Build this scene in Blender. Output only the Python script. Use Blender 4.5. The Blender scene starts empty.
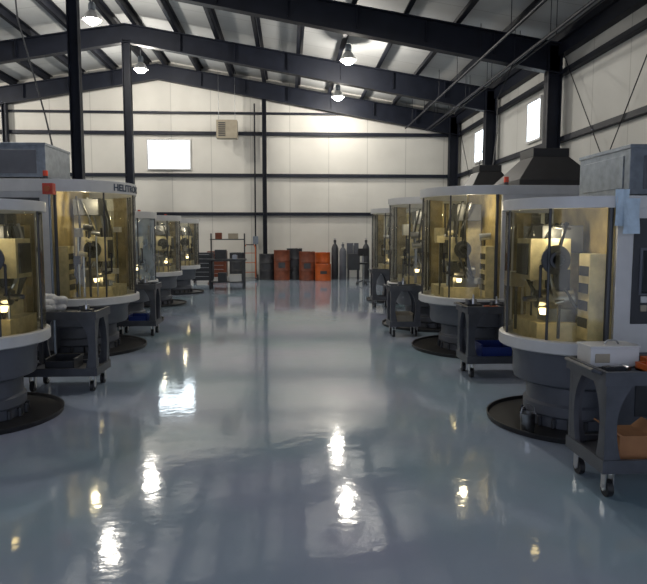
import bpy, bmesh, math, random
from mathutils import Vector, Matrix
random.seed(4)
scene = bpy.context.scene
try:
    scene.view_settings.view_transform = 'Standard'
    scene.view_settings.look = 'None'
    scene.view_settings.exposure = 0.28
except Exception as e:
    print(e)

# ---------------------------------------------------------------- materials
def mat(name, col, rough=0.5, metal=0.0, var=0.15, scale=6.0, emit=None, estr=0.0, bump=0.0, spec=0.5):
    m = bpy.data.materials.new(name); m.use_nodes = True
    nt = m.node_tree; b = nt.nodes['Principled BSDF']
    tc = nt.nodes.new('ShaderNodeTexCoord')
    n = nt.nodes.new('ShaderNodeTexNoise'); n.inputs['Scale'].default_value = scale
    n.inputs['Detail'].default_value = 5
    nt.links.new(tc.outputs['Object'], n.inputs['Vector'])
    r = nt.nodes.new('ShaderNodeValToRGB')
    r.color_ramp.elements[0].position = 0.3; r.color_ramp.elements[1].position = 0.7
    r.color_ramp.elements[0].color = (*[c*(1-var) for c in col], 1)
    r.color_ramp.elements[1].color = (*[min(1, c*(1+var)) for c in col], 1)
    nt.links.new(n.outputs['Fac'], r.inputs['Fac'])
    nt.links.new(r.outputs['Color'], b.inputs['Base Color'])
    b.inputs['Roughness'].default_value = rough
    b.inputs['Metallic'].default_value = metal
    b.inputs['Specular IOR Level'].default_value = spec
    if emit:
        b.inputs['Emission Color'].default_value = (*emit, 1)
        b.inputs['Emission Strength'].default_value = estr
    if bump:
        bp = nt.nodes.new('ShaderNodeBump'); bp.inputs['Strength'].default_value = bump
        bp.inputs['Distance'].default_value = 0.02
        nt.links.new(n.outputs['Fac'], bp.inputs['Height'])
        nt.links.new(bp.outputs['Normal'], b.inputs['Normal'])
    return m

def panel_mat(name, col, axis, period, seam=0.02, dark=0.75, zgrad=False):
    m = mat(name, col, 0.7, 0, 0.08, 0.7, bump=0.3)
    nt = m.node_tree; b = nt.nodes['Principled BSDF']
    src = b.inputs['Base Color'].links[0].from_socket
    tc = nt.nodes.new('ShaderNodeTexCoord'); sx = nt.nodes.new('ShaderNodeSeparateXYZ')
    nt.links.new(tc.outputs['Object'], sx.inputs[0])
    d = nt.nodes.new('ShaderNodeMath'); d.operation = 'DIVIDE'; d.inputs[1].default_value = period
    nt.links.new(sx.outputs[axis], d.inputs[0])
    fr = nt.nodes.new('ShaderNodeMath'); fr.operation = 'FRACT'
    nt.links.new(d.outputs[0], fr.inputs[0])
    lt = nt.nodes.new('ShaderNodeMath'); lt.operation = 'LESS_THAN'; lt.inputs[1].default_value = seam/period*1.5
    nt.links.new(fr.outputs[0], lt.inputs[0])
    mx = nt.nodes.new('ShaderNodeMix'); mx.data_type = 'RGBA'; mx.blend_type = 'MULTIPLY'
    nt.links.new(lt.outputs[0], mx.inputs[0]); nt.links.new(src, mx.inputs[6])
    mx.inputs[7].default_value = (dark, dark, dark, 1)
    nt.links.new(mx.outputs[2], b.inputs['Base Color'])
    return m

M = {}
M['white'] = mat('machine_white_paint', (0.58, 0.58, 0.58), 0.35, 0, 0.06)
M['cream'] = mat('cream_paint', (0.68, 0.61, 0.40), 0.4, 0, 0.25, 9)
M['ochre'] = mat('oily_ochre_liner', (0.34, 0.27, 0.13), 0.35, 0, 0.5, 5)
M['grey'] = mat('machine_grey_paint', (0.10, 0.108, 0.13), 0.4, 0, 0.1)
M['dgrey'] = mat('dark_grey_paint', (0.035, 0.038, 0.045), 0.45, 0, 0.15)
M['black'] = mat('black_rubber', (0.012, 0.012, 0.014), 0.5, 0, 0.2)
M['steel'] = mat('brushed_steel', (0.42, 0.43, 0.45), 0.3, 1, 0.12, 20)
M['galv'] = mat('galvanised_sheet', (0.20, 0.23, 0.27), 0.38, 0.6, 0.2, 12)
M['beam'] = mat('dark_steel_primer', (0.010, 0.013, 0.024), 0.55, 0, 0.2, 3, spec=.3)
M['purlin'] = mat('purlin_steel', (0.012, 0.014, 0.022), 0.55, 0, 0.2, 3, spec=.3)
M['red'] = mat('red_paint', (0.55, 0.05, 0.02), 0.4, 0, 0.15)
M['orange'] = mat('orange_paint', (0.50, 0.10, 0.015), 0.4, 0, 0.2)
M['rust'] = mat('rusty_drum_paint', (0.17, 0.045, 0.02), 0.5, 0, 0.35)
M['blue'] = mat('blue_plastic', (0.015, 0.035, 0.19), 0.35, 0, 0.1)
M['card'] = mat('cardboard', (0.30, 0.14, 0.06), 0.8, 0, 0.1, 15)
M['paper'] = mat('paper_sheet', (0.5, 0.62, 0.72), 0.7, 0, 0.15, 12)
M['cloth'] = mat('white_rag', (0.6, 0.6, 0.6), 0.9, 0, 0.15, 12, bump=0.6)
M['beige'] = mat('beige_enamel', (0.33, 0.29, 0.22), 0.5, 0, 0.1)
M['screen'] = mat('dark_screen', (0.015, 0.02, 0.025), 0.12, 0, 0.1)
M['cart'] = mat('cart_plastic', (0.06, 0.065, 0.078), 0.42, 0, 0.2, 8)
M['bulb'] = mat('lamp_bulb', (1, 1, 1), 0.4, emit=(1.0, 0.93, 0.78), estr=25)
M['warm'] = mat('worklight_bulb', (1, .8, .5), 0.4, emit=(1.0, 0.78, 0.4), estr=5)
M['reflector'] = mat('lamp_reflector', (0.6, 0.6, 0.6), 0.3, 0.4, 0.05)
M['day'] = mat('daylight_pane', (0.8, 0.9, 1), 0.3, emit=(0.80, 0.92, 1.0), estr=4)
M['text'] = mat('lettering_blue_grey', (0.05, 0.07, 0.11), 0.5)

def glass_mat(name, tint, dirt, dcol):
    m = bpy.data.materials.new(name); m.use_nodes = True
    nt = m.node_tree; nt.nodes.clear()
    o = nt.nodes.new('ShaderNodeOutputMaterial')
    t = nt.nodes.new('ShaderNodeBsdfTransparent'); t.inputs[0].default_value = (*tint, 1)
    g = nt.nodes.new('ShaderNodeBsdfGlossy'); g.inputs['Roughness'].default_value = 0.03
    f = nt.nodes.new('ShaderNodeFresnel'); f.inputs[0].default_value = 1.55
    d = nt.nodes.new('ShaderNodeBsdfDiffuse'); d.inputs[0].default_value = (*dcol, 1)
    tc = nt.nodes.new('ShaderNodeTexCoord'); n = nt.nodes.new('ShaderNodeTexNoise')
    n.inputs['Scale'].default_value = 3.5; n.inputs['Detail'].default_value = 6
    nt.links.new(tc.outputs['Object'], n.inputs['Vector'])
    mu = nt.nodes.new('ShaderNodeMath'); mu.operation = 'MULTIPLY'; mu.inputs[1].default_value = dirt
    nt.links.new(n.outputs['Fac'], mu.inputs[0])
    a = nt.nodes.new('ShaderNodeMixShader'); b = nt.nodes.new('ShaderNodeMixShader')
    nt.links.new(mu.outputs[0], a.inputs[0]); nt.links.new(t.outputs[0], a.inputs[1]); nt.links.new(d.outputs[0], a.inputs[2])
    nt.links.new(f.outputs[0], b.inputs[0]); nt.links.new(a.outputs[0], b.inputs[1]); nt.links.new(g.outputs[0], b.inputs[2])
    nt.links.new(b.outputs[0], o.inputs[0])
    return m
M['glass'] = glass_mat('oily_yellow_guard', (0.96, 0.93, 0.78), 0.20, (0.48, 0.42, 0.24))
M['glass2'] = glass_mat('clear_guard', (0.93, 0.93, 0.86), 0.30, (0.48, 0.48, 0.42))
M['glass3'] = glass_mat('hazy_blue_guard', (0.88, 0.92, 0.95), 0.75, (0.48, 0.58, 0.66))

# ---------------------------------------------------------------- mesh builder
class B:
    def __init__(s):
        s.bm = bmesh.new(); s.mats = []
    def mi(s, k):
        if k not in s.mats: s.mats.append(k)
        return s.mats.index(k)
    def face(s, vs, k):
        try:
            f = s.bm.faces.new(vs); f.material_index = s.mi(k); return f
        except ValueError:
            return None
    def hull(s, a, b, k):          # two matching loops -> solid
        va = [s.bm.verts.new(p) for p in a]; vb = [s.bm.verts.new(p) for p in b]
        n = len(va)
        for i in range(n):
            s.face([va[i], va[(i+1) % n], vb[(i+1) % n], vb[i]], k)
        s.face(va[::-1], k); s.face(vb, k)
    def box(s, x0, x1, y0, y1, z0, z1, k):
        s.hull([(x0, y0, z0), (x1, y0, z0), (x1, y1, z0), (x0, y1, z0)],
               [(x0, y0, z1), (x1, y0, z1), (x1, y1, z1), (x0, y1, z1)], k)
    def frustum(s, a, z0, b, z1, k):
        s.hull([(a[0], a[2], z0), (a[1], a[2], z0), (a[1], a[3], z0), (a[0], a[3], z0)],
               [(b[0], b[2], z1), (b[1], b[2], z1), (b[1], b[3], z1), (b[0], b[3], z1)], k)
    def prism_xz(s, pts, y0, y1, k):
        s.hull([(p[0], y0, p[1]) for p in pts], [(p[0], y1, p[1]) for p in pts], k)
    def prism_yz(s, pts, x0, x1, k):
        s.hull([(x0, p[0], p[1]) for p in pts], [(x1, p[0], p[1]) for p in pts], k)
    def cyl(s, p0, p1, r0, r1, k, n=16):
        p0 = Vector(p0); p1 = Vector(p1); d = (p1-p0).normalized()
        u = d.orthogonal().normalized(); v = d.cross(u)
        A = []; C = []
        for i in range(n):
            t = 2*math.pi*i/n; w = u*math.cos(t)+v*math.sin(t)
            A.append(p0+w*r0); C.append(p1+w*r1)
        s.hull(A, C, k)
    def tube(s, pts, r, k, n=8):
        for a, b in zip(pts[:-1], pts[1:]): s.cyl(a, b, r, r, k, n)
    def lathe(s, prof, cx, cy, k, n=40, a0=0, a1=360):
        full = abs(a1-a0-360) < 1e-3
        N = n if full else n+1
        rings = []
        for (r, z) in prof:
            ring = []
            for i in range(N):
                t = math.radians(a0+(a1-a0)*i/n)
                ring.append(s.bm.verts.new((cx+r*math.cos(t), cy+r*math.sin(t), z)))
            rings.append(ring)
        for A, C in zip(rings[:-1], rings[1:]):
            for i in range(N if full else N-1):
                j = (i+1) % N
                s.face([A[i], A[j], C[j], C[i]], k)
    def sphere(s, c, r, k, sz=1.0, n=14):
        s.lathe([(max(1e-4, r*math.sin(math.pi*i/8)), c[2]-r*sz*math.cos(math.pi*i/8)) for i in range(9)], c[0], c[1], k, n)
    def done(s, name, loc=(0, 0, 0), mirror=False, rz=0, bevel=0.0, recalc=True, off=None):
        if mirror:
            for v in s.bm.verts: v.co.x = -v.co.x
        if recalc: bmesh.ops.recalc_face_normals(s.bm, faces=s.bm.faces)
        me = bpy.data.meshes.new(name); s.bm.to_mesh(me); s.bm.free()
        for k in s.mats: me.materials.append(M[k])
        for p in me.polygons: p.use_smooth = True
        try: me.set_sharp_from_angle(angle=0.6)
        except Exception: pass
        o = bpy.data.objects.new(name, me); scene.collection.objects.link(o)
        o.location = loc; o.rotation_euler = (0, 0, rz)
        if bevel:
            bv = o.modifiers.new('bevel', 'BEVEL'); bv.width = bevel; bv.segments = 2
            bv.limit_method = 'ANGLE'; bv.angle_limit = 0.9
        return o

# ---------------------------------------------------------------- room
XR, XL, YB, YF = 6.6, -16.4, 24.3, -3.0
RX, RZ, SL = -4.9, 8.0, 0.158
def rz(x): return RZ-SL*abs(x-RX)

# floor
fm = bpy.data.materials.new('epoxy_floor'); fm.use_nodes = True
nt = fm.node_tree; b = nt.nodes['Principled BSDF']
tc = nt.nodes.new('ShaderNodeTexCoord')
n1 = nt.nodes.new('ShaderNodeTexNoise'); n1.inputs['Scale'].default_value = 0.45; n1.inputs['Detail'].default_value = 4
n2 = nt.nodes.new('ShaderNodeTexNoise'); n2.inputs['Scale'].default_value = 3.0; n2.inputs['Detail'].default_value = 6
n3 = nt.nodes.new('ShaderNodeTexNoise'); n3.inputs['Scale'].default_value = 9.0; n3.inputs['Detail'].default_value = 3
for n in (n1, n2, n3): nt.links.new(tc.outputs['Object'], n.inputs['Vector'])
r = nt.nodes.new('ShaderNodeValToRGB')
r.color_ramp.elements[0].position = .35; r.color_ramp.elements[1].position = .65
r.color_ramp.elements[0].color = (0.24, 0.34, 0.40, 1); r.color_ramp.elements[1].color = (0.34, 0.365, 0.48, 1)
nt.links.new(n1.outputs['Fac'], r.inputs['Fac']); nt.links.new(r.outputs[0], b.inputs['Base Color'])
mr = nt.nodes.new('ShaderNodeMapRange'); mr.inputs['To Min'].default_value = 0.04; mr.inputs['To Max'].default_value = 0.095
nt.links.new(n2.outputs['Fac'], mr.inputs['Value']); nt.links.new(mr.outputs[0], b.inputs['Roughness'])
bp = nt.nodes.new('ShaderNodeBump'); bp.inputs['Strength'].default_value = 0.12; bp.inputs['Distance'].default_value = 0.01
nt.links.new(n3.outputs['Fac'], bp.inputs['Height']); nt.links.new(bp.outputs['Normal'], b.inputs['Normal'])
b.inputs['Specular IOR Level'].default_value = 1.0
M['floor'] = fm
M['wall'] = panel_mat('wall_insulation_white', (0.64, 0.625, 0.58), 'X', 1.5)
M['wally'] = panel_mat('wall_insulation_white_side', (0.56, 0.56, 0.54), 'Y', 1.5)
M['ceil'] = panel_mat('ceiling_insulation', (0.52, 0.53, 0.53), 'Y', 1.2)

f = B(); f.box(XL-.1, XR+.1, YF-.1, YB+.1, -0.1, 0, 'floor'); f.done('floor')
w = B(); w.prism_xz([(XL, 0), (XR, 0), (XR, rz(XR)+.2), (RX, RZ+.2), (XL, rz(XL)+.2)], YB, YB+.1, 'wall'); w.done('wall_back')
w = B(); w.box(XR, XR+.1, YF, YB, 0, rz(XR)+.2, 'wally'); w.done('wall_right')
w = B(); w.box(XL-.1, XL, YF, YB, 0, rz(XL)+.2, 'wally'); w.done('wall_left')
w = B()
w.box(XL, -7, YF-.1, YF, 0, 4.6, 'wall'); w.box(5, XR, YF-.1, YF, 0, 4.6, 'wall')  # wide opening behind the camera, added so world light enters
w.prism_xz([(XL, 4.6), (XR, 4.6), (XR, rz(XR)+.2), (RX, RZ+.2), (XL, rz(XL)+.2)], YF-.1, YF, 'wall'); w.done('wall_front')
c = B()
for (xa, xb) in ((XL-.1, RX), (RX, XR+.1)):
    c.prism_xz([(xa, rz(xa)+.2), (xb, rz(xb)+.2), (xb, rz(xb)+.28), (xa, rz(xa)+.28)], YF-.1, YB+.1, 'ceil')
c.done('ceiling')

# purlins
p = B()
x = RX+0.35; step = 1.22
xs = []
while x < XR-.1: xs.append(x); x += step
x = RX-0.35
while x > XL+.1: xs.append(x); x -= step
for x in xs:
    z = rz(x)
    p.box(x-.012, x+.012, YF, YB, z-.03, z+.2, 'purlin')
    p.box(x-.11, x+.01, YF, YB, z-.03, z-.01, 'purlin')
    p.box(x-.01, x+.10, YF, YB, z+.16, z+.19, 'purlin')
p.done('roof_purlins')
# eave strut & girts
g = B()
for zz in (2.46, 3.93, 5.5):
    g.box(XL, XR, YB-.14, YB, zz-.06, zz+.06, 'beam')
g.box(XL+3, XR, YB-.12, YB, 6.22, 6.30, 'beam')
g.done('wall_girts_back')
g = B()
for zz in (1.2, 2.46, 3.93, 5.5):
    g.box(XR-.14, XR, YF, YB-.15, zz-.06, zz+.06, 'beam')
g.box(XR-.2, XR, YF, YB-.15, 5.9, 6.18, 'beam')
for (ya, yb) in ((19.7, 23.8), (10.4, 14.7)):
    g.cyl((XR-.16, ya, .3), (XR-.16, yb, 5.9), .012, .012, 'purlin', 6)
    g.cyl((XR-.16, yb, .3), (XR-.16, ya, 5.9), .012, .012, 'purlin', 6)
g.done('wall_girts_right')
g = B()
for zz in (1.2, 2.46, 3.93, 5.5):
    g.box(XL, XL+.14, YF, YB-.15, zz-.06, zz+.06, 'beam')
g.done('wall_girts_left')

# portal frames
def Ibeam_col(bb, cx, y, z1, dx, dy, k='beam'):
    bb.box(cx-dx/2, cx+dx/2, y-.012, y+.012, 0, z1, k)
    bb.box(cx-dx/2, cx-dx/2+.025, y-dy/2, y+dy/2, 0, z1, k)
    bb.box(cx+dx/2-.025, cx+dx/2, y-dy/2, y+dy/2, 0, z1, k)
    bb.box(cx-dx/2-.05, cx+dx/2+.05, y-dy/2-.03, y+dy/2+.03, 0, .03, k)
for i, y in enumerate((24.0, 19.6, 14.9, 10.2, 5.5, 0.8)):
    fr = B()
    d0, d1 = .52, .68
    for (xa, xb) in ((RX, XR-.15), (RX, XL+.15)):
        za, zb = rz(xa)-.035, rz(xb)-.035
        fr.prism_xz([(xa, za), (xb, zb), (xb, zb-d1), (xa, za-d0)], y-.012, y+.012, 'beam')
        fr.prism_xz([(xa, za), (xb, zb), (xb, zb-.03), (xa, za-.03)], y-.12, y+.12, 'beam')
        fr.prism_xz([(xa, za-d0), (xb, zb-d1), (xb, zb-d1-.03), (xa, za-d0-.03)], y-.12, y+.12, 'beam')
        for q in range(1, 7):
            xx = xa+(xb-xa)*q/7
            fr.box(xx-.01, xx+.01, y-.11, y+.11, rz(xx)-.55, rz(xx)-.05, 'beam')
    Ibeam_col(fr, XR-.3, y, rz(XR)-.05, .34, .26)
    Ibeam_col(fr, XL+.3, y, rz(XL)-.05, .34, .26)
    if i > 0: Ibeam_col(fr, RX, y, RZ-.5, .24, .20)
    for xx in xs[::2]:
        if XL+1 < xx < XR-1:
            fr.cyl((xx, y+.5, rz(xx)-.04), (xx, y, rz(xx)-.5), .02, .02, 'beam', 6)
    fr.done('portal_steel_frame')
cb = B(); Ibeam_col(cb, -0.95, YB-.28, rz(-.95)-.6, .16, .22); cb.done('wind_column')
cb = B(); Ibeam_col(cb, -10.5, YB-.28, rz(-10.5)-.6, .16, .22); cb.done('wind_column')

# conduits under the roof
cd = B()
for xx, dz, rr in ((5.2, .42, .035), (5.32, .42, .02), (4.4, .5, .025)):
    z = rz(xx)-dz-.35
    cd.cyl((xx, YF+.1, z), (xx, YB-.5, z), rr, rr, 'beam', 8)
    for y in range(0, 24, 2): cd.cyl((xx, y+.5, z), (xx, y+.5, rz(xx)-.05), .008, .008, 'beam', 5)
cd.done('roof_conduits')
cd = B(); cd.tube([(-1.32, YB-.2, 0), (-1.32, YB-.2, 6.6)], .03, 'purlin'); cd.box(-1.42, -1.22, YB-.26, YB-.16, 1.3, 1.6, 'galv'); cd.done('wall_conduit')

# windows
def window(name, axis, a0, a1, z0, z1):
    wb = B()
    if axis == 'back':
        y = YB
        wb.box(a0, a1, y-.05, y-.03, z0, z1, 'day')
        for (xa, xb, za, zb) in ((a0-.06, a0, z0-.06, z1+.06), (a1, a1+.06, z0-.06, z1+.06), (a0, a1, z0-.06, z0), (a0, a1, z1, z1+.06)):
            wb.box(xa, xb, y-.08, y, za, zb, 'white')
        m_ = (a0+a1)/2; wb.box(m_-.012, m_+.012, y-.06, y-.02, z0, z1, 'white')
    else:
        x = XR
        wb.box(x-.05, x-.03, a0, a1, z0, z1, 'day')
        for (xa, xb, za, zb) in ((a0-.06, a0, z0-.06, z1+.06), (a1, a1+.06, z0-.06, z1+.06), (a0, a1, z0-.06, z0), (a0, a1, z1, z1+.06)):
            wb.box(x-.08, x, xa, xb, za, zb, 'white')
    return wb.done(name)
window('window_1', 'back', -5.35, -3.8, 4.18, 5.22)
window('window_2', 'right', 16.2, 17.05, 4.2, 5.2)
window('window_3', 'right', 21.0, 21.9, 4.2, 5.2)

# ---------------------------------------------------------------- high-bay lamps
def lamp(x, y, z, power):
    l = B(); top = rz(x)+.15
    l.cyl((0, 0, .42), (0, 0, top-z), .012, .012, 'steel', 6)
    l.lathe([(.001, .44), (.07, .43), (.09, .38), (.09, .26), (.06, .23)], 0, 0, 'galv', 20)
    l.lathe([(.06, .24), (.12, .2), (.19, .1), (.235, 0), (.225, 0), (.18, .1), (.11, .19), (.05, .22)], 0, 0, 'reflector', 28)
    l.lathe([(.001, .08), (.07, .07), (.13, .03), (.16, -.01), (.15, -.06), (.09, -.10), (.001, -.12)], 0, 0, 'bulb', 20)
    o = l.done('high_bay_lamp', (x, y, z))
    ld = bpy.data.lights.new('lamp_light', 'POINT'); ld.energy = power; ld.color = (1, .94, .84); ld.shadow_soft_size = .11
    lo = bpy.data.objects.new('lamp_light', ld); scene.collection.objects.link(lo); lo.parent = o; lo.location = (0, 0, -.24)
P = 210
for (x, y, z) in ((1.65, 17.75, 6.5), (1.72, 22.4, 6.5), (-5.0, 16.65, 7.1), (-4.9, 21.4, 7.1),
                  (-11.5, 21.2, 6.4), (-11.5, 14.2, 6.4)):
    lamp(x, y, z, P)
for (x, y, z) in ((1.65, 8.6, 6.5), (-4.9, 7.6, 7.1)):  # extra lamps out of view, added to light the near end
    lamp(x, y, z, P)

# ---------------------------------------------------------------- grinding machines
def arc(b_, r0, r1, z0, z1, k, a0=90, a1=270, n=32):
    b_.lathe([(r0, z0), (r1, z0), (r1, z1), (r0, z1), (r0, z0)], 0, 0, k, n, a0, a1)

def machine(cx, cy, side, r, H, y0=None, y1=None, xd=1.45, glass='glass', seed=0, text=False, band=.12, warm=4):
    rnd = random.Random(seed)
    y0 = -r*.93 if y0 is None else y0; y1 = r*.93 if y1 is None else y1
    m = B()
    # drip tray
    m.lathe([(.001, .0), (r+.1, .0), (r+.11, .045), (r+.095, .045), (r+.085, .015), (.001, .015)], 0, 0, 'black', 48)
    # pedestal
    m.lathe([(r*.62, .015), (r*.62, .10), (r*.66, .12), (r*.66, .20), (r*.62, .22), (r*.62, .36), (r*.80, .40), (r*.82, .44), (r*.82, .60), (r*.88, .69)], 0, 0, 'grey', 48)
    for i in range(10):
        t = math.radians(100+i*18)
        m.cyl((r*.66*math.cos(t), r*.66*math.sin(t), .02), (r*.66*math.cos(t), r*.66*math.sin(t), .1), .02, .02, 'dgrey', 8)
    # lower ring (open oil pan rim)
    m.lathe([(.001, .69), (r, .69), (r+.015, .70), (r+.015, .79), (r, .80), (r-.05, .80), (r-.05, .76), (.001, .76)], 0, 0, 'white', 56)
    # top ring
    arc(m, r-.06, r+.012, H-band, H, 'white', 85, 275, 48)
    # guard panels, posts
    m.lathe([(r-.02, .80), (r-.02, H-band)], 0, 0, glass, 48, 88, 272)
    for a in (92, 138, 143, 180, 225, 268):
        t = math.radians(a); q = .012 if a not in (92, 268) else .022
        m.cyl(((r-.02)*math.cos(t), (r-.02)*math.sin(t), .80), ((r-.02)*math.cos(t), (r-.02)*math.sin(t), H-band), q, q, 'dgrey', 8)
    # door handle
    t = math.radians(221); hx, hy = (r+.03)*math.cos(t), (r+.03)*math.sin(t)
    m.tube([(hx*.95, hy*.95, 1.15), (hx, hy, 1.15), (hx, hy, 1.40), (hx*.95, hy*.95, 1.40)], .012, 'black')
    # body
    X0 = .05
    m.box(X0+.03, xd, y0, y1, .10, .72, 'grey')
    m.box(X0+.08, xd-.05, y0+.05, y1-.05, 0.0, .10, 'dgrey')
    m.box(X0+.0, xd, y0, y1, .72, H, 'white')
    m.box(X0-.03, X0, -r*.88, r*.88, .80, H-.01, 'ochre')
    m.box(X0-.02, xd+.01, y0-.02, y1+.02, H-band, H+.005, 'white')
    # front (camera side) fittings of the body
    fy = y0-.012
    m.box(X0+.13, xd-.12, fy, y0, .95, H-band-.08, 'dgrey')
    m.box(X0+.20, X0+.55, fy-.02, fy, H-.75, H-.42, 'screen')
    m.box(X0+.18, X0+.57, fy-.012, fy, H-.77, H-.40, 'grey')
    for i in range(5):
        for j in range(4):
            m.box(X0+.2+i*.07, X0+.25+i*.07, fy-.012, fy, 1.05+j*.07, 1.10+j*.07, 'white' if (i+j) % 3 else 'beige')
    m.cyl((X0+.62, fy-.03, 1.15), (X0+.62, fy, 1.15), .03, .03, 'red', 12)
    for j in range(7): m.box(X0+.7, xd-.2, fy-.01, fy, 1.1+j*.05, 1.125+j*.05, 'grey')
    m.box(X0+.2, xd-.15, y0-.01, y0, .2, .65, 'dgrey')
    # beacon
    if H > 2:
        m.cyl((.13, y0+.10, H), (.13, y0+.10, H+.05), .03, .03, 'dgrey', 12)
        m.cyl((.13, y0+.10, H+.05), (.13, y0+.10, H+.12), .032, .032, 'red', 12)
    # ---- innards
    m.box(-.30, .0, -.05, .35, .77, H-.3, 'cream')
    m.box(-.52, -.18, -.28, .02, 1.28, 1.62, 'cream')
    m.box(-.54, -.50, -.24, -.02, 1.32, 1.58, 'dgrey')
    m.box(-.40, -.05, -.22, .20, H-.45, H-.22, 'grey')
    m.cyl((-.36, -.26, 1.45), (-.36, -.46, 1.45), .06, .05, 'steel', 20)
    for k_, rr in ((.36, .10), (.40, .12), (.44, .07)):
        m.cyl((-.36, -k_, 1.45), (-.36, -k_-.02, 1.45), rr, rr, 'dgrey', 24)
    m.box(-r*.72, -.02, -r*.45, r*.45, .76, .92, 'cream')
    m.box(-r*.55, -.1, -r*.38, -.02, .92, 1.06, 'steel')
    m.cyl((-.15, -.25, 1.12), (-.45, -.25, 1.12), .09, .075, 'steel', 20)
    m.cyl((-.45, -.25, 1.12), (-.56, -.25, 1.12), .03, .02, 'dgrey', 12)
    m.box(-.12, .01, -r*.8, -r*.5, .8, 1.5, 'cream')
    for q in range(4): m.box(-.125, -.12, -r*.78, -r*.52, .9+q*.14, .98+q*.14, 'dgrey')
    m.box(-.10, .01, r*.45, r*.8, .8, 1.75, 'ochre')
    for i in range(18):
        x_, y_ = -rnd.uniform(.05, r*.75), rnd.uniform(-r*.7, r*.6)
        if x_*x_+y_*y_ > (r*.8)**2: continue
        z_ = rnd.uniform(.95, H-.55); s_ = rnd.uniform(.03, .09)
        if rnd.random() < .5:
            m.box(x_-s_, x_+s_*.6, y_-s_, y_+s_, z_, z_+rnd.uniform(.06, .2), rnd.choice(['ochre', 'steel', 'dgrey', 'cream', 'white', 'dgrey']))
        else:
            m.cyl((x_-s_, y_, z_), (x_+s_, y_-.03, z_+.02), s_*.7, s_*.6, rnd.choice(['steel', 'dgrey', 'steel', 'cream']), 16)
        m.cyl((x_, y_, z_), (x_, y_, .8), .014, .014, rnd.choice(['steel', 'dgrey']), 8)
    for i in range(10):
        xa, ya = -rnd.uniform(.1, .4), rnd.uniform(-r*.5, r*.4)
        pts = []
        for j in range(9):
            t = j/8
            pts.append((xa-.10*math.sin(t*math.pi)+t*.05, ya+.12*math.sin(t*3+i), H-.2-t*(H-1.25)))
        m.tube(pts, .016, rnd.choice(['black', 'dgrey', 'black', 'steel']))
    # task lamp
    m.cyl((-.2, -.3, H-.25), (-.38, -.36, 1.72), .012, .012, 'dgrey', 8)
    m.cyl((-.42, -r*.55, 1.0), (-.42, -r*.55, 1.05), .03, .04, 'warm', 14)
    o = m.done('tool_grinding_machine', (cx, cy, 0), mirror=(side < 0), bevel=.008)
    ld = bpy.data.lights.new('task_light', 'POINT'); ld.energy = warm; ld.color = (1, .88, .64); ld.shadow_soft_size = .04
    lo = bpy.data.objects.new('task_light', ld); scene.collection.objects.link(lo); lo.parent = o
    lo.location = (-side*.30, -r*.55, H-.28)
    if text:
        cu = bpy.data.curves.new('lettering', 'FONT'); cu.body = text; cu.size = .13; cu.extrude = .002; cu.offset = .003; cu.materials.append(M['text'])
        to = bpy.data.objects.new('lettering', cu); scene.collection.objects.link(to)
        bpy.context.view_layer.update()
        dg = bpy.context.evaluated_depsgraph_get()
        me = bpy.data.meshes.new_from_object(to.evaluated_get(dg)); bpy.data.objects.remove(to)
        R = r+.016
        for v in me.vertices:     # wrap the lettering round the ring
            a = math.radians(-36)+v.co.x/R
            z_ = v.co.y; off = v.co.z
            v.co = Vector(((R+off)*math.cos(a), (R+off)*math.sin(a), H-band+.035+z_))
        lo2 = bpy.data.objects.new('lettering', me); scene.collection.objects.link(lo2); lo2.parent = o
    return o

machine(2.5, 5.3, 1, .62, 1.95, y1=.92, seed=1, band=.09, warm=3.5)
machine(2.75, 8.9, 1, .85, 2.30, seed=2, warm=6)
machine(2.65, 11.25, 1, .85, 2.30, seed=3, warm=4, glass='glass2')
machine(2.9, 15.6, 1, .85, 2.30, seed=5, warm=3, glass='glass2')
machine(-2.85, 5.7, -1, .62, 1.95, seed=7, band=.09, warm=1.5)
machine(-3.1, 9.2, -1, .85, 2.38, seed=8, text='HELITRONIC', band=.16, warm=6)
machine(-3.25, 12.0, -1, .70, 2.08, seed=9, warm=2, glass='glass3')
machine(-3.3, 15.0, -1, .70, 2.10, seed=10, warm=2.5, glass='glass2')
machine(-3.3, 18.0, -1, .70, 2.10, seed=11, warm=2.5, glass='glass2')

# mist collector boxes
def mist_box(x0, x1, y0, y1, z0, z1):
    m = B()
    m.box(x0, x1, y0, y1, z0+.04, z1, 'galv')
    for (xx, yy) in ((x0+.04, y0+.04), (x1-.1, y0+.04), (x0+.04, y1-.1), (x1-.1, y1-.1)):
        m.box(xx, xx+.06, yy, yy+.06, z0, z0+.04, 'dgrey')
    m.box(x0-.01, x1+.01, y0-.01, y1+.01, z1-.03, z1+.005, 'galv')
    m.box(x0+.12, x1-.12, y0-.008, y0, z0+.09, z1-.09, 'grey')
    m.box(x0-.008, x0, y0+.1, y1-.1, z0+.1, z1-.08, 'galv')
    m.done('mist_collector', bevel=.006)
mist_box(2.92, 3.9, 5.25, 6.18, 1.958, 2.42)
mist_box(-4.5, -3.28, 8.66, 9.6, 2.388, 2.88)

def hood(x0, x1, y0, y1, z0, z1):
    m = B()
    m.box(x0, x1, y0, y1, z0, z0+.10, 'black')
    dx, dy = (x1-x0)*.27, (y1-y0)*.27
    m.frustum((x0, x1, y0, y1), z0+.10, (x0+dx, x1-dx, y0+dy, y1-dy), z1-.12, 'black')
    m.box(x0+dx, x1-dx, y0+dy, y1-dy, z1-.12, z1, 'black')
    m.done('extraction_hood', bevel=.006)
hood(3.15, 4.28, 8.45, 9.6, 2.31, 2.88)
hood(3.2, 4.1, 11.0, 11.95, 2.31, 2.92)

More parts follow.
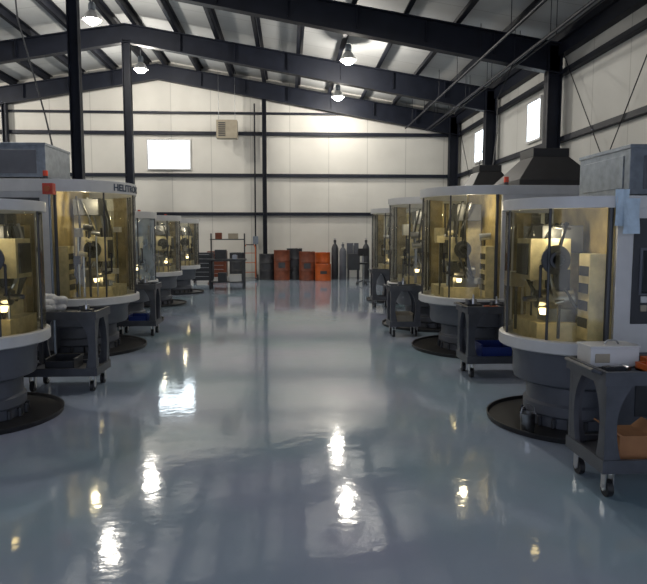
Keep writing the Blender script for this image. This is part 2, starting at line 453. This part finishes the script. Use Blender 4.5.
# ---------------------------------------------------------------- carts
def cart(x0, x1, y0, y1, H=.80, items=None):
    m = B(); k = 'cart'
    def tray(z, ins=0):
        t = .025; a0, a1, b0, b1 = x0+ins, x1-ins, y0+ins, y1-ins
        m.box(a0+.01, a1-.01, b0+.01, b1-.01, z-.05, z-.02, k)
        m.box(a0, a0+t, b0, b1, z-.07, z+.015, k); m.box(a1-t, a1, b0, b1, z-.07, z+.015, k)
        m.box(a0+t+.0005, a1-t-.0005, b0, b0+t, z-.07, z+.015, k); m.box(a0+t+.0005, a1-t-.0005, b1-t, b1, z-.07, z+.015, k)
    tray(H); tray(.24, .01)
    zt, zb = H-.06, .20
    for sx, xx in ((1, x0+.02), (-1, x1-.02)):
        for sy, yy in ((1, y0+.02), (-1, y1-.02)):
            pr = []; N = 12
            for i in range(N+1):
                t = i/N; z = zb+(zt-zb)*t; wd = .075+.11*max(0, 2*t-1)**2.2+.05*max(0, 1-2*t)**2
                pr.append((wd, z))
            m.prism_xz([(xx, zb)]+[(xx+sx*q, z) for q, z in pr]+[(xx, zt)], min(yy, yy+sy*.035), max(yy, yy+sy*.035), k)
            m.prism_yz([(yy+sy*.0355, zb)]+[(yy+sy*max(.04, q), z) for q, z in pr]+[(yy+sy*.0355, zt)], min(xx+sx*.001, xx+sx*.036), max(xx+sx*.001, xx+sx*.036), k)
            cx_, cy_ = xx+sx*.06, yy+sy*.06
            m.box(cx_-.04, cx_+.04, cy_-.04, cy_+.04, .16, .18, 'steel')
            m.box(cx_-.028, cx_-.022, cy_-.03, cy_+.03, .05, .16, 'steel'); m.box(cx_+.022, cx_+.028, cy_-.03, cy_+.03, .05, .16, 'steel')
            m.cyl((cx_-.018, cy_, .055), (cx_+.018, cy_, .055), .055, .055, 'black', 20)
            m.cyl((cx_-.03, cy_, .055), (cx_+.03, cy_, .055), .02, .02, 'steel', 10)
    m.tube([(x0+.0, y0+.05, H), (x0-.04, y0+.08, H+.01), (x0-.04, y1-.08, H+.01), (x0, y1-.05, H)], .013, k)
    m.done('utility_cart')

cart(1.92, 2.82, 3.62, 4.16)
cart(2.02, 2.85, 6.92, 7.42, .82)
cart(1.6, 2.12, 9.84, 10.28, .82)
cart(1.85, 2.3, 13.9, 14.35, .85)
cart(-2.8, -2.02, 6.52, 7.04, .84)
cart(-2.85, -2.18, 10.15, 10.65, .84)

zt = .782
def hammerlike(x, y, z, rot, k, name='hand_tool', L=.16):
    m = B()
    m.box(-L/2, L/2, -.015, .015, 0, .03, k); m.cyl((L/2-.005, -.035, .017), (L/2-.005, .035, .017), .016, .016, 'steel', 12)
    m.box(-L/2-.02, -L/2+.04, -.02, .02, 0, .036, k)
    m.done(name, (x, y, z), rz=rot)
m = B()
m.box(1.97, 2.30, 3.92, 4.11, zt, zt+.125, 'white'); m.box(1.965, 2.305, 3.915, 4.115, zt+.125, zt+.14, 'white')
m.box(2.0, 2.1, 3.912, 3.92, zt+.03, zt+.09, 'beige'); m.tube([(2.1, 4.0, zt+.14), (2.12, 4.0, zt+.165), (2.18, 4.0, zt+.165), (2.2, 4.0, zt+.14)], .006, 'steel')
m.done('storage_case', bevel=.006)
hammerlike(2.08, 3.80, zt, .3, 'dgrey'); hammerlike(2.63, 3.72, zt, .1, 'red')
m = B()     # orange tool tray with handles sticking out
m.box(2.24, 2.50, 3.72, 3.86, zt, zt+.012, 'orange')
for (xa, xb, ya, yb) in ((2.24, 2.50, 3.72, 3.732), (2.24, 2.50, 3.848, 3.86), (2.24, 2.252, 3.732, 3.848), (2.488, 2.50, 3.732, 3.848)): m.box(xa, xb, ya, yb, zt, zt+.05, 'orange')
for i in range(5): m.cyl((2.27+i*.045, 3.77+.02*(i % 2), zt+.014), (2.29+i*.045, 3.79, zt+.085), .011, .013, ['red', 'orange', 'dgrey', 'orange', 'steel'][i], 10)
m.done('tool_tray')
m = B(); m.box(2.40, 2.64, 3.92, 4.08, zt, zt+.04, 'orange'); m.box(2.45, 2.61, 3.95, 4.05, zt+.04, zt+.09, 'dgrey'); m.cyl((2.5, 4.0, zt+.09), (2.5, 4.0, zt+.13), .02, .02, 'steel'); m.done('dial_indicator_stand')
m = B()
m.box(2.08, 2.30, 3.72, 3.95, .222, .38, 'card'); m.prism_xz([(2.08, .38), (2.10, .38), (2.03, .43), (2.02, .425)], 3.72, 3.95, 'card'); m.prism_xz([(2.28, .38), (2.30, .38), (2.36, .43), (2.35, .435)], 3.72, 3.95, 'card')
m.done('cardboard_box')
def bin_(x0, x1, y0, y1, z, h, k, name):
    m = B(); t = .012
    m.box(x0, x1, y0, y1, z, z+t, k)
    m.box(x0, x0+t, y0, y1, z, z+h, k); m.box(x1-t, x1, y0, y1, z, z+h, k)
    m.box(x0, x1, y0, y0+t, z, z+h*.8, k); m.box(x0, x1, y1-t, y1, z, z+h, k)
    m.box(x0-.008, x1+.008, y1-.008, y1+.008, z+h-.02, z+h, k); m.box(x0-.01, x0+.01, y0, y1, z+h-.02, z+h, k); m.box(x1-.01, x1+.01, y0, y1, z+h-.02, z+h, k)
    m.done(name, bevel=.004)
bin_(2.22, 2.58, 7.0, 7.32, .222, .16, 'blue', 'parts_bin')
bin_(-2.6, -2.3, 6.62, 6.92, .222, .12, 'dgrey', 'parts_bin')
bin_(-2.65, -2.35, 10.25, 10.5, .222, .12, 'blue', 'parts_bin')
bin_(1.72, 2.0, 9.95, 10.2, .222, .16, 'beige', 'parts_bin')
bin_(-2.75, -2.55, 10.25, 10.5, .823, .10, 'white', 'parts_bin')
bin_(2.40, 2.72, 3.74, 4.02, .222, .18, 'grey', 'parts_bin')
def fixture(x, y, z, s=1):
    m = B(); m.box(-.09*s, .09*s, -.06*s, .06*s, 0, .04*s, 'dgrey'); m.cyl((0, 0, .04*s), (0, 0, .10*s), .045*s, .04*s, 'steel', 20)
    m.cyl((0, 0, .10*s), (0, 0, .15*s), .015*s, .01*s, 'steel', 12); m.box(-.08*s, -.05*s, -.05*s, .05*s, .04*s, .09*s, 'grey')
    m.done('workpiece_fixture', (x, y, z), bevel=.003)
fixture(2.16, 7.18, .802); fixture(2.46, 7.24, .802, .8); fixture(2.7, 7.28, .802, 1.1); fixture(1.85, 10.05, .802); fixture(-2.2, 6.78, .822, .8); fixture(-2.4, 10.4, .822)
hammerlike(2.34, 7.02, .802, .2, 'orange'); hammerlike(2.65, 7.02, .802, .3, 'dgrey'); hammerlike(-2.3, 6.62, .822, .2, 'dgrey')
m = B()
for i in range(16):
    t = i*2.4; m.sphere((.08*math.cos(t)*(i % 3)*.8, .06*math.sin(t)*(i % 4)*.6, .05+.024*(i % 5)), .065, 'cloth', .75, 10)
m.done('shop_rag', (-2.58, 6.80, .826))

# metal can on near tray
m = B(); m.lathe([(.001, 0), (.055, 0), (.065, .15), (.068, .155), (.060, .15), (.05, .01), (.001, .01)], 0, 0, 'steel', 24)
m.tube([(-.065, 0, .13), (-.05, 0, .2), (0, 0, .23), (.05, 0, .2), (.065, 0, .13)], .004, 'steel', 6)
m.done('metal_pail', (1.98, 4.97, .016))
# paper sheets on near machine corner
m = B()
for s_, (xa, xb, za, zb) in enumerate(((2.49, 2.60, 1.72, 2.0), (2.55, 2.68, 1.66, 1.93))):
    N = 6
    grid = [[m.bm.verts.new((xa+(xb-xa)*i/N, 4.66-.012*s_-.010*math.sin(i*1.3+j*.8), za+(zb-za)*j/N)) for i in range(N+1)] for j in range(N+1)]
    for j in range(N):
        for i in range(N): m.face([grid[j][i], grid[j][i+1], grid[j+1][i+1], grid[j+1][i]], 'paper')
m.done('hanging_papers', recalc=False)
# emergency stop post in front of the left machine
m = B(); m.box(-2.96, -2.84, 7.68, 7.78, 2.14, 2.27, 'red'); m.cyl((-2.90, 7.68, 2.205), (-2.90, 7.66, 2.205), .035, .035, 'orange', 16); m.tube([(-2.90, 7.73, 2.14), (-2.90, 7.73, 0)], .015, 'galv')
m.box(-2.98, -2.82, 7.65, 7.81, 0, .02, 'dgrey')
m.done('emergency_stop_post')
for pts in ([(-4.5, 10.5, 7.9), (-4.2, 10.2, 5.0), (-3.8, 10.1, 3.5), (-3.6, 9.8, 3.0), (-3.55, 9.7, 2.9)],
            [(5.2, 14.6, 5.6), (4.5, 13.5, 4.6), (4.0, 12.0, 3.6), (3.9, 11.9, 2.94)]):
    m = B(); m.tube(pts, .013, 'dgrey'); m.done('power_cable')

# ---------------------------------------------------------------- back area
def drum(x, y, k, h=.88):
    m = B(); r = .29
    m.lathe([(.001, .0), (r, 0), (r+.008, .015), (r, .03), (r, h*.33), (r+.012, h*.34), (r, h*.36), (r, h*.65), (r+.012, h*.66), (r, h*.68), (r, h-.03), (r+.008, h-.015), (r, h), (r-.02, h), (r-.02, h-.02), (.001, h-.02)], 0, 0, k, 32)
    m.cyl((.15, 0, h-.02), (.15, 0, h+.005), .03, .03, 'steel', 12)
    m.box(-.12, .12, -r-.006, -r+.01, h*.42, h*.6, 'dgrey')
    m.done('oil_drum', (x, y, 0))
for x, y, k, h in ((-.30, 22.8, 'rust', 1.1), (.62, 22.7, 'rust', 1.05), (.17, 23.4, 'dgrey', 1.15), (-.85, 23.2, 'dgrey', .95), (1.22, 23.3, 'orange', 1.0), (1.2, 22.5, 'orange', .6), (-1.95, 23.2, 'dgrey', 1.0), (3.35, 22.4, 'dgrey', .95)):
    drum(x, y, k, h)
def gas(x, y, k, s=1.0):
    m = B(); m.lathe([(.001, 0), (.125, 0), (.13, .02), (.13, 1.15*s), (.10, 1.25*s), (.05, 1.32*s), (.035, 1.36*s), (.05, 1.37*s), (.05, 1.46*s), (.001, 1.48*s)], 0, 0, k, 24)
    m.cyl((0, 0, 1.48*s), (0, 0, 1.48*s+.05), .02, .02, 'steel', 10); m.cyl((-.05, 0, 1.48*s+.03), (.05, 0, 1.48*s+.03), .012, .012, 'steel', 8)
    m.done('gas_cylinder', (x, y, 0))
gas(1.68, 23.2, 'dgrey'); gas(1.96, 23.0, 'grey', .9); gas(2.85, 23.2, 'dgrey')
m = B()
m.box(2.15, 2.6, 23.0, 23.5, .35, .95, 'dgrey'); m.box(2.15, 2.6, 23.46, 23.5, .95, 1.35, 'grey'); m.cyl((2.38, 23.3, .95), (2.38, 23.3, 1.3), .02, .02, 'steel', 8); m.tube([(2.38, 23.3, 1.3), (2.38, 23.2, 1.34), (2.38, 23.12, 1.25)], .015, 'steel')
for xx in (2.17, 2.54):
    for yy in (23.02, 23.42): m.box(xx, xx+.04, yy, yy+.04, 0, .35, 'dgrey')
m.done('parts_washer', bevel=.006)
# hand truck
m = B()
for xx in (-.2, .2): m.tube([(xx, 0, .1), (xx, .05, 1.2), (xx*.7, .12, 1.3)], .018, 'orange')
for zz in (.3, .65, 1.0): m.cyl((-.2, .03, zz), (.2, .03, zz), .012, .012, 'orange', 8)
m.box(-.22, .22, -.22, .02, .03, .045, 'steel'); m.cyl((-.14, .12, 1.3), (.14, .12, 1.3), .018, .018, 'black', 8)
for xx in (-.27, .27): m.cyl((xx-.025, .1, .11), (xx+.025, .1, .11), .11, .11, 'black', 20)
m.cyl((-.27, .1, .11), (.27, .1, .11), .012, .012, 'steel', 8)
m.done('hand_truck', (-1.45, 22.6, 0))
# pallet stack
m = B()
for j in range(3):
    z = j*.13
    for i in range(3): m.box(-.5+i*.45, -.4+i*.45, -.5, .5, z, z+.09, 'card')
    for i in range(6): m.box(-.5, .5, -.5+i*.18, -.4+i*.18, z+.09, z+.115, 'card')
m.done('pallet_stack', (4.6, 21.6, 0))
# heater
m = B()
m.box(-2.68, -1.92, 23.35, 23.75, 5.2, 5.86, 'beige'); m.cyl((-2.3, 23.75, 5.53), (-2.3, 23.8, 5.53), .26, .26, 'dgrey', 24)
for i in range(7): m.box(-2.6, -2.35, 23.32, 23.35, 5.28+i*.075, 5.315+i*.075, 'dgrey')
for xx in (-2.6, -2.0): m.cyl((xx, 23.5, 5.86), (xx, 23.5, rz(xx)+.1), .01, .01, 'steel', 6)
m.done('unit_heater', bevel=.008)
# workbench with vise and shelf
m = B()
m.box(-2.5, -1.35, 18.9, 19.5, .86, .92, 'dgrey')
for xx in (-2.46, -1.45):
    for yy in (18.94, 19.4): m.box(xx, xx+.06, yy, yy+.06, 0, .86, 'dgrey')
m.box(-2.44, -1.41, 18.95, 19.45, .2, .23, 'dgrey')
m.box(-2.2, -1.95, 19.0, 19.3, .23, .5, 'dgrey'); m.box(-1.85, -1.5, 19.0, 19.3, .23, .45, 'white')
m.box(-2.46, -2.42, 19.42, 19.48, .92, 1.7, 'dgrey'); m.box(-1.43, -1.39, 19.42, 19.48, .92, 1.7, 'dgrey')
m.box(-2.46, -1.39, 19.3, 19.48, 1.5, 1.53, 'dgrey'); m.box(-2.3, -2.1, 19.32, 19.46, 1.53, 1.72, 'rust'); m.box(-1.9, -1.6, 19.32, 19.46, 1.53, 1.7, 'beige')
m.box(-2.3, -1.95, 19.1, 19.35, .92, 1.2, 'dgrey')
m.box(-1.75, -1.6, 18.92, 19.12, .92, 1.04, 'steel'); m.box(-1.72, -1.63, 18.86, 18.92, .95, 1.06, 'steel'); m.cyl((-1.75, 18.84, .98), (-1.6, 18.84, .98), .01, .01, 'steel', 8)
m.done('workbench', bevel=.006)
def chest(x, y, k):
    m = B(); m.box(-.35, .35, -.24, .24, .1, 1.05, k)
    for i in range(6): m.box(-.32, .32, -.255, -.24, .14+i*.15, .26+i*.15, k); m.cyl((-.25, -.27, .24+i*.15), (.25, -.27, .24+i*.15), .01, .01, 'steel', 6)
    for xx in (-.28, .28):
        for yy in (-.18, .18): m.cyl((xx-.02, yy, .05), (xx+.02, yy, .05), .05, .05, 'black', 14); m.box(xx-.03, xx+.03, yy-.03, yy+.03, .06, .1, 'steel')
    m.done('tool_chest', (x, y, 0), bevel=.006)
chest(-3.0, 21.6, 'dgrey'); chest(-2.7, 23.3, 'rust'); chest(3.9, 19.5, 'dgrey')
# stool
m = B(); m.cyl((0, 0, .68), (0, 0, .73), .17, .18, 'black', 24); m.cyl((0, 0, .1), (0, 0, .68), .03, .03, 'steel', 10); m.box(-.03, .03, .14, .17, .7, 1.0, 'steel'); m.box(-.17, .17, .14, .19, .95, 1.2, 'black')
for i in range(5):
    t = i*2*math.pi/5; m.cyl((0, 0, .14), (.26*math.cos(t), .26*math.sin(t), .07), .02, .015, 'dgrey', 8); m.sphere((.26*math.cos(t), .26*math.sin(t), .03), .03, 'black')
m.done('shop_stool', (2.45, 20.6, 0))

# ---------------------------------------------------------------- world & camera
wd = bpy.data.worlds.new('World'); scene.world = wd; wd.use_nodes = True
wn = wd.node_tree; bg = wn.nodes['Background']
bg.inputs[0].default_value = (0.72, 0.80, 1.0, 1); bg.inputs[1].default_value = 1.15

cam = bpy.data.cameras.new('camera'); co = bpy.data.objects.new('camera', cam); scene.collection.objects.link(co)
co.location = (0, 0, 1.65); co.rotation_euler = (math.radians(84.75), 0, math.radians(-3.09))
cam.sensor_width = 36; cam.lens = 36*620/647; cam.clip_end = 200
scene.camera = co
